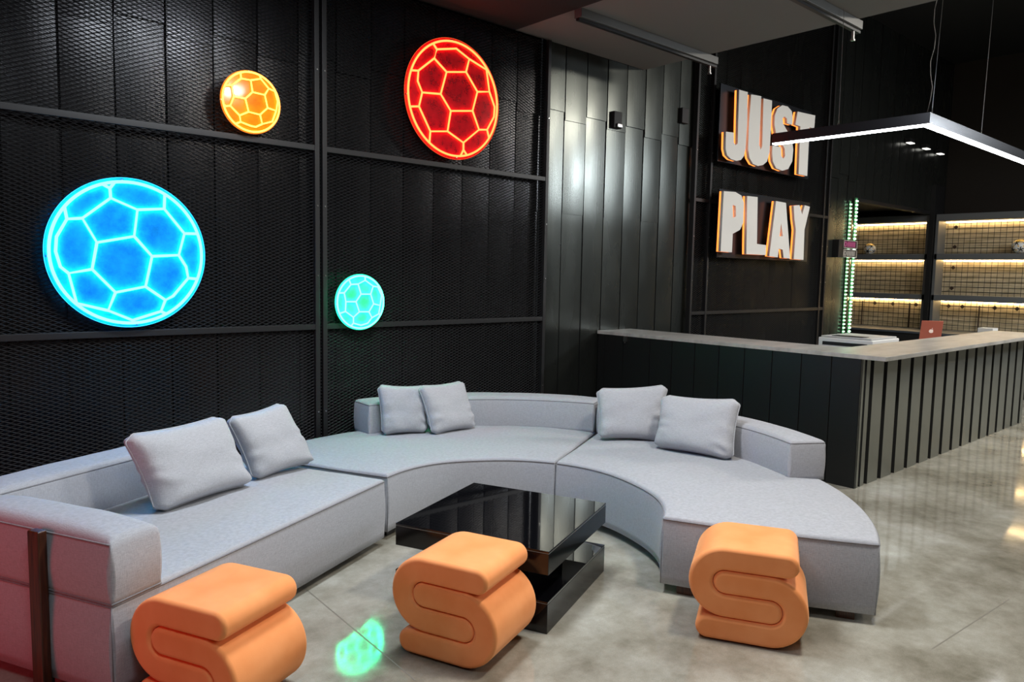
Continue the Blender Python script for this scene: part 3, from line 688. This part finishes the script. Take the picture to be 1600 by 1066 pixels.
# two-row tariff board sticking to the wall
t = thing('score_sign', (11.76, 5.49, 2.10), 0, 'small two-row framed board with pink and white bars beside the light strip', 'sign')
MB().box(0, 0.0, 0.0, 0.17, 0.11, 0.28).build('mount', M['black'], t, bevel=0.004)
fr = mat('pale board frame', (0.45, 0.42, 0.40), 0.5)
for z0_, colr, nm in ((0.150, (0.75, 0.16, 0.35), 'pink_row'), (0.005, (0.62, 0.56, 0.48), 'white_row')):
    b = MB().box(0.175, 0, z0_, 0.66, 0.03, z0_+0.012); b.box(0.175, 0, z0_+0.118, 0.66, 0.03, z0_+0.13); b.box(0.175, 0, z0_, 0.19, 0.03, z0_+0.13); b.box(0.645, 0, z0_, 0.66, 0.03, z0_+0.13)
    f_ = b.build('row_frame', fr, t)
    MB().box(0.19, 0.012, z0_+0.012, 0.645, 0.02, z0_+0.118).build(nm, mat(nm, tuple(c*0.10 for c in colr), 0.6), f_)
    em = emis(nm+' marks', colr, 0.5); b = MB()
    b.tube([(0.25+0.035*math.cos(2*PI*i/14), 0.008, z0_+0.065+0.035*math.sin(2*PI*i/14)) for i in range(14)], 0.007, 5, True)
    for i in range(5): b.box(0.33+i*0.058, 0.004, z0_+0.025, 0.352+i*0.058, 0.012, z0_+0.105)
    b.build('marks', em, f_)
# vertical LED strip at the opening
t = thing('led_strip', (12.41, 5.54, 0.62), 0, 'vertical green white LED strip on the edge of the opening', 'light strip')
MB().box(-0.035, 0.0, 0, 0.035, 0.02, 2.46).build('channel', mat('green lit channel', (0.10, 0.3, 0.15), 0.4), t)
le = emis('green white led', (0.55, 1.0, 0.62), 14)
MB().box(-0.165, 0.035, 0, -0.115, 0.05, 2.40).build('channel', mat('green lit channel', (0.10, 0.3, 0.15), 0.4), t)  # added dim column imitating the strip's reflection on the wall ribs
le_refl = emis('reflected led glow', (0.50, 1.0, 0.58), 3.5)
for i in range(39):
    MB().box(-0.17, 0.02, 0.02+i*0.061, -0.11, 0.034, 0.04+i*0.061).build('led', le_refl, t)
for i in range(40):
    MB().box(-0.03, -0.012, 0.02+i*0.061, 0.03, 0.0, 0.04+i*0.061).build('led', le, t)

# ---------------------------------------------------------------- display shelves
XS = 15.8
def diamond(b, x, y, z, r): b.prism([(y-r, z), (y, z-r), (y+r, z), (y, z+r)], lambda u, v, w: (x+w, u, v), 0.012)
def unit(ya, yb, label):
    """ya<yb ; rows between z levels"""
    t = thing('display_shelf', (XS, ya, 0), 0, label, 'shelf unit', 'lit display shelves')
    L = yb-ya; D = 0.42
    MB().box(0, 0, 2.91, D, L, 3.035).build('header', M['shelfmetal'], t, bevel=0.004)
    for z in (2.168, 1.376): MB().box(0, 0.0, z, D, L, z+0.11).build('shelf_board', M['shelfmetal'], t, bevel=0.004)
    for q in (0.0, L-0.05): MB().box(0, q, 0.8, D, q+0.05, 2.91).build('side_panel', M['shelfmetal'], t)
    b = MB()
    z = 0.8
    while z < 2.9: b.box(D-0.03, 0.05, z+0.006, D-0.01, L-0.05, z+0.088); z += 0.094
    b.build('slat_backing', M['slats'], t)
    strip = emis('warm shelf strip', (1.0, 0.70, 0.34), SHELF_E)
    for z0_, z1_ in ((0.80, 1.376), (1.486, 2.168), (2.278, 2.91)):
        g = MB(); y = 0.1
        while y < L-0.05: g.box(D-0.075, y-0.003, z0_, D-0.069, y+0.003, z1_); y += 0.10
        z = z0_+0.06
        while z < z1_: g.box(D-0.067, 0.05, z-0.002, D-0.062, L-0.05, z+0.002); z += 0.105
        g.build('wire_grid', M['black'], t)
        MB().box(D-0.06, 0.06, z1_-0.010, D-0.035, L-0.06, z1_-0.002).build('led_strip', strip, t)
    b = MB(); diam = []
    y = L-0.25
    for z in (2.80, 2.42, 2.02, 1.62): diamond(b, D-0.10, y, z, 0.04)
    k = 0; y = L-0.22
    while y > 0.2:
        diamond(b, D-0.10, y, 1.27, 0.042); k += 1; y -= (0.45, 0.24, 0.55, 0.36)[k % 4]
    for y in (L-0.75, L-1.7, L-2.2):
        if y > 0.1: b.box(D-0.09, y-0.01, 0.8, D-0.076, y+0.01, 1.30)
    b.build('clips', mat('dark bracket clips '+str(ya), (0.05, 0.025, 0.015), 0.5), t)
    return t
SHELF_E = 45.0
unit(1.2, 5.50, 'lit display shelf with wire grid to the right of the dark post')
unit(5.62, 7.70, 'lit display shelf with wire grid seen through the opening, left of the dark post')
o = struct(MB().box(XS-0.06, 5.52, 0, XS+0.40, 5.60, 3.6).build('trim_3', M['frame']))
t = thing('base_cabinet', (15.0, 1.2, 0), 0, 'low blue grey cabinet running under the lit display shelves', 'cabinet')
MB().box(0.02, 0, 0, 1.2, 6.5, 0.76).build('body', M['black'], t)
MB().box(0, -0.02, 0.76, 1.22, 6.52, 0.80).build('worktop', M['bluegrey'], t, bevel=0.003)
def football(loc, r, label, rot):
    t = thing('football', loc, rot, label, 'ball', 'footballs on the shelves')
    bm = bmesh.new(); bmesh.ops.create_icosphere(bm, subdivisions=4, radius=r)
    ico = bmesh.new(); bmesh.ops.create_icosphere(ico, subdivisions=1, radius=1); dirs = [v.co.normalized() for v in ico.verts]; ico.free()
    for f in bm.faces:
        c = f.calc_center_median().normalized(); best = max(dirs, key=lambda d: d.dot(c)); an = math.acos(min(1, best.dot(c)))
        up = best.orthogonal().normalized(); sd = best.cross(up); ph = math.atan2(c.dot(sd), c.dot(up))
        star = 0.22+0.15*math.cos(5*ph)
        f.material_index = 1 if an < star+0.05 else (2 if 0.46 < an < 0.50 or (c.z > 0.6) else 0); f.smooth = True
    me = bpy.data.meshes.new('ball_skin'); bm.to_mesh(me); bm.free()
    for m_ in (M['white'], M['black'], mat('ball yellow', (0.75, 0.45, 0.05), 0.4)): me.materials.append(m_)
    o = bpy.data.objects.new('ball_skin', me); COL.objects.link(o); o.parent = t; o.location = (0, 0, r)
football((XS+0.14, 4.12, 2.278), 0.13, 'white football with black stars on the right display shelf', 0.4)
football((XS+0.17, 6.80, 2.278), 0.115, 'white football with black stars and yellow top on the left display shelf', 1.3)
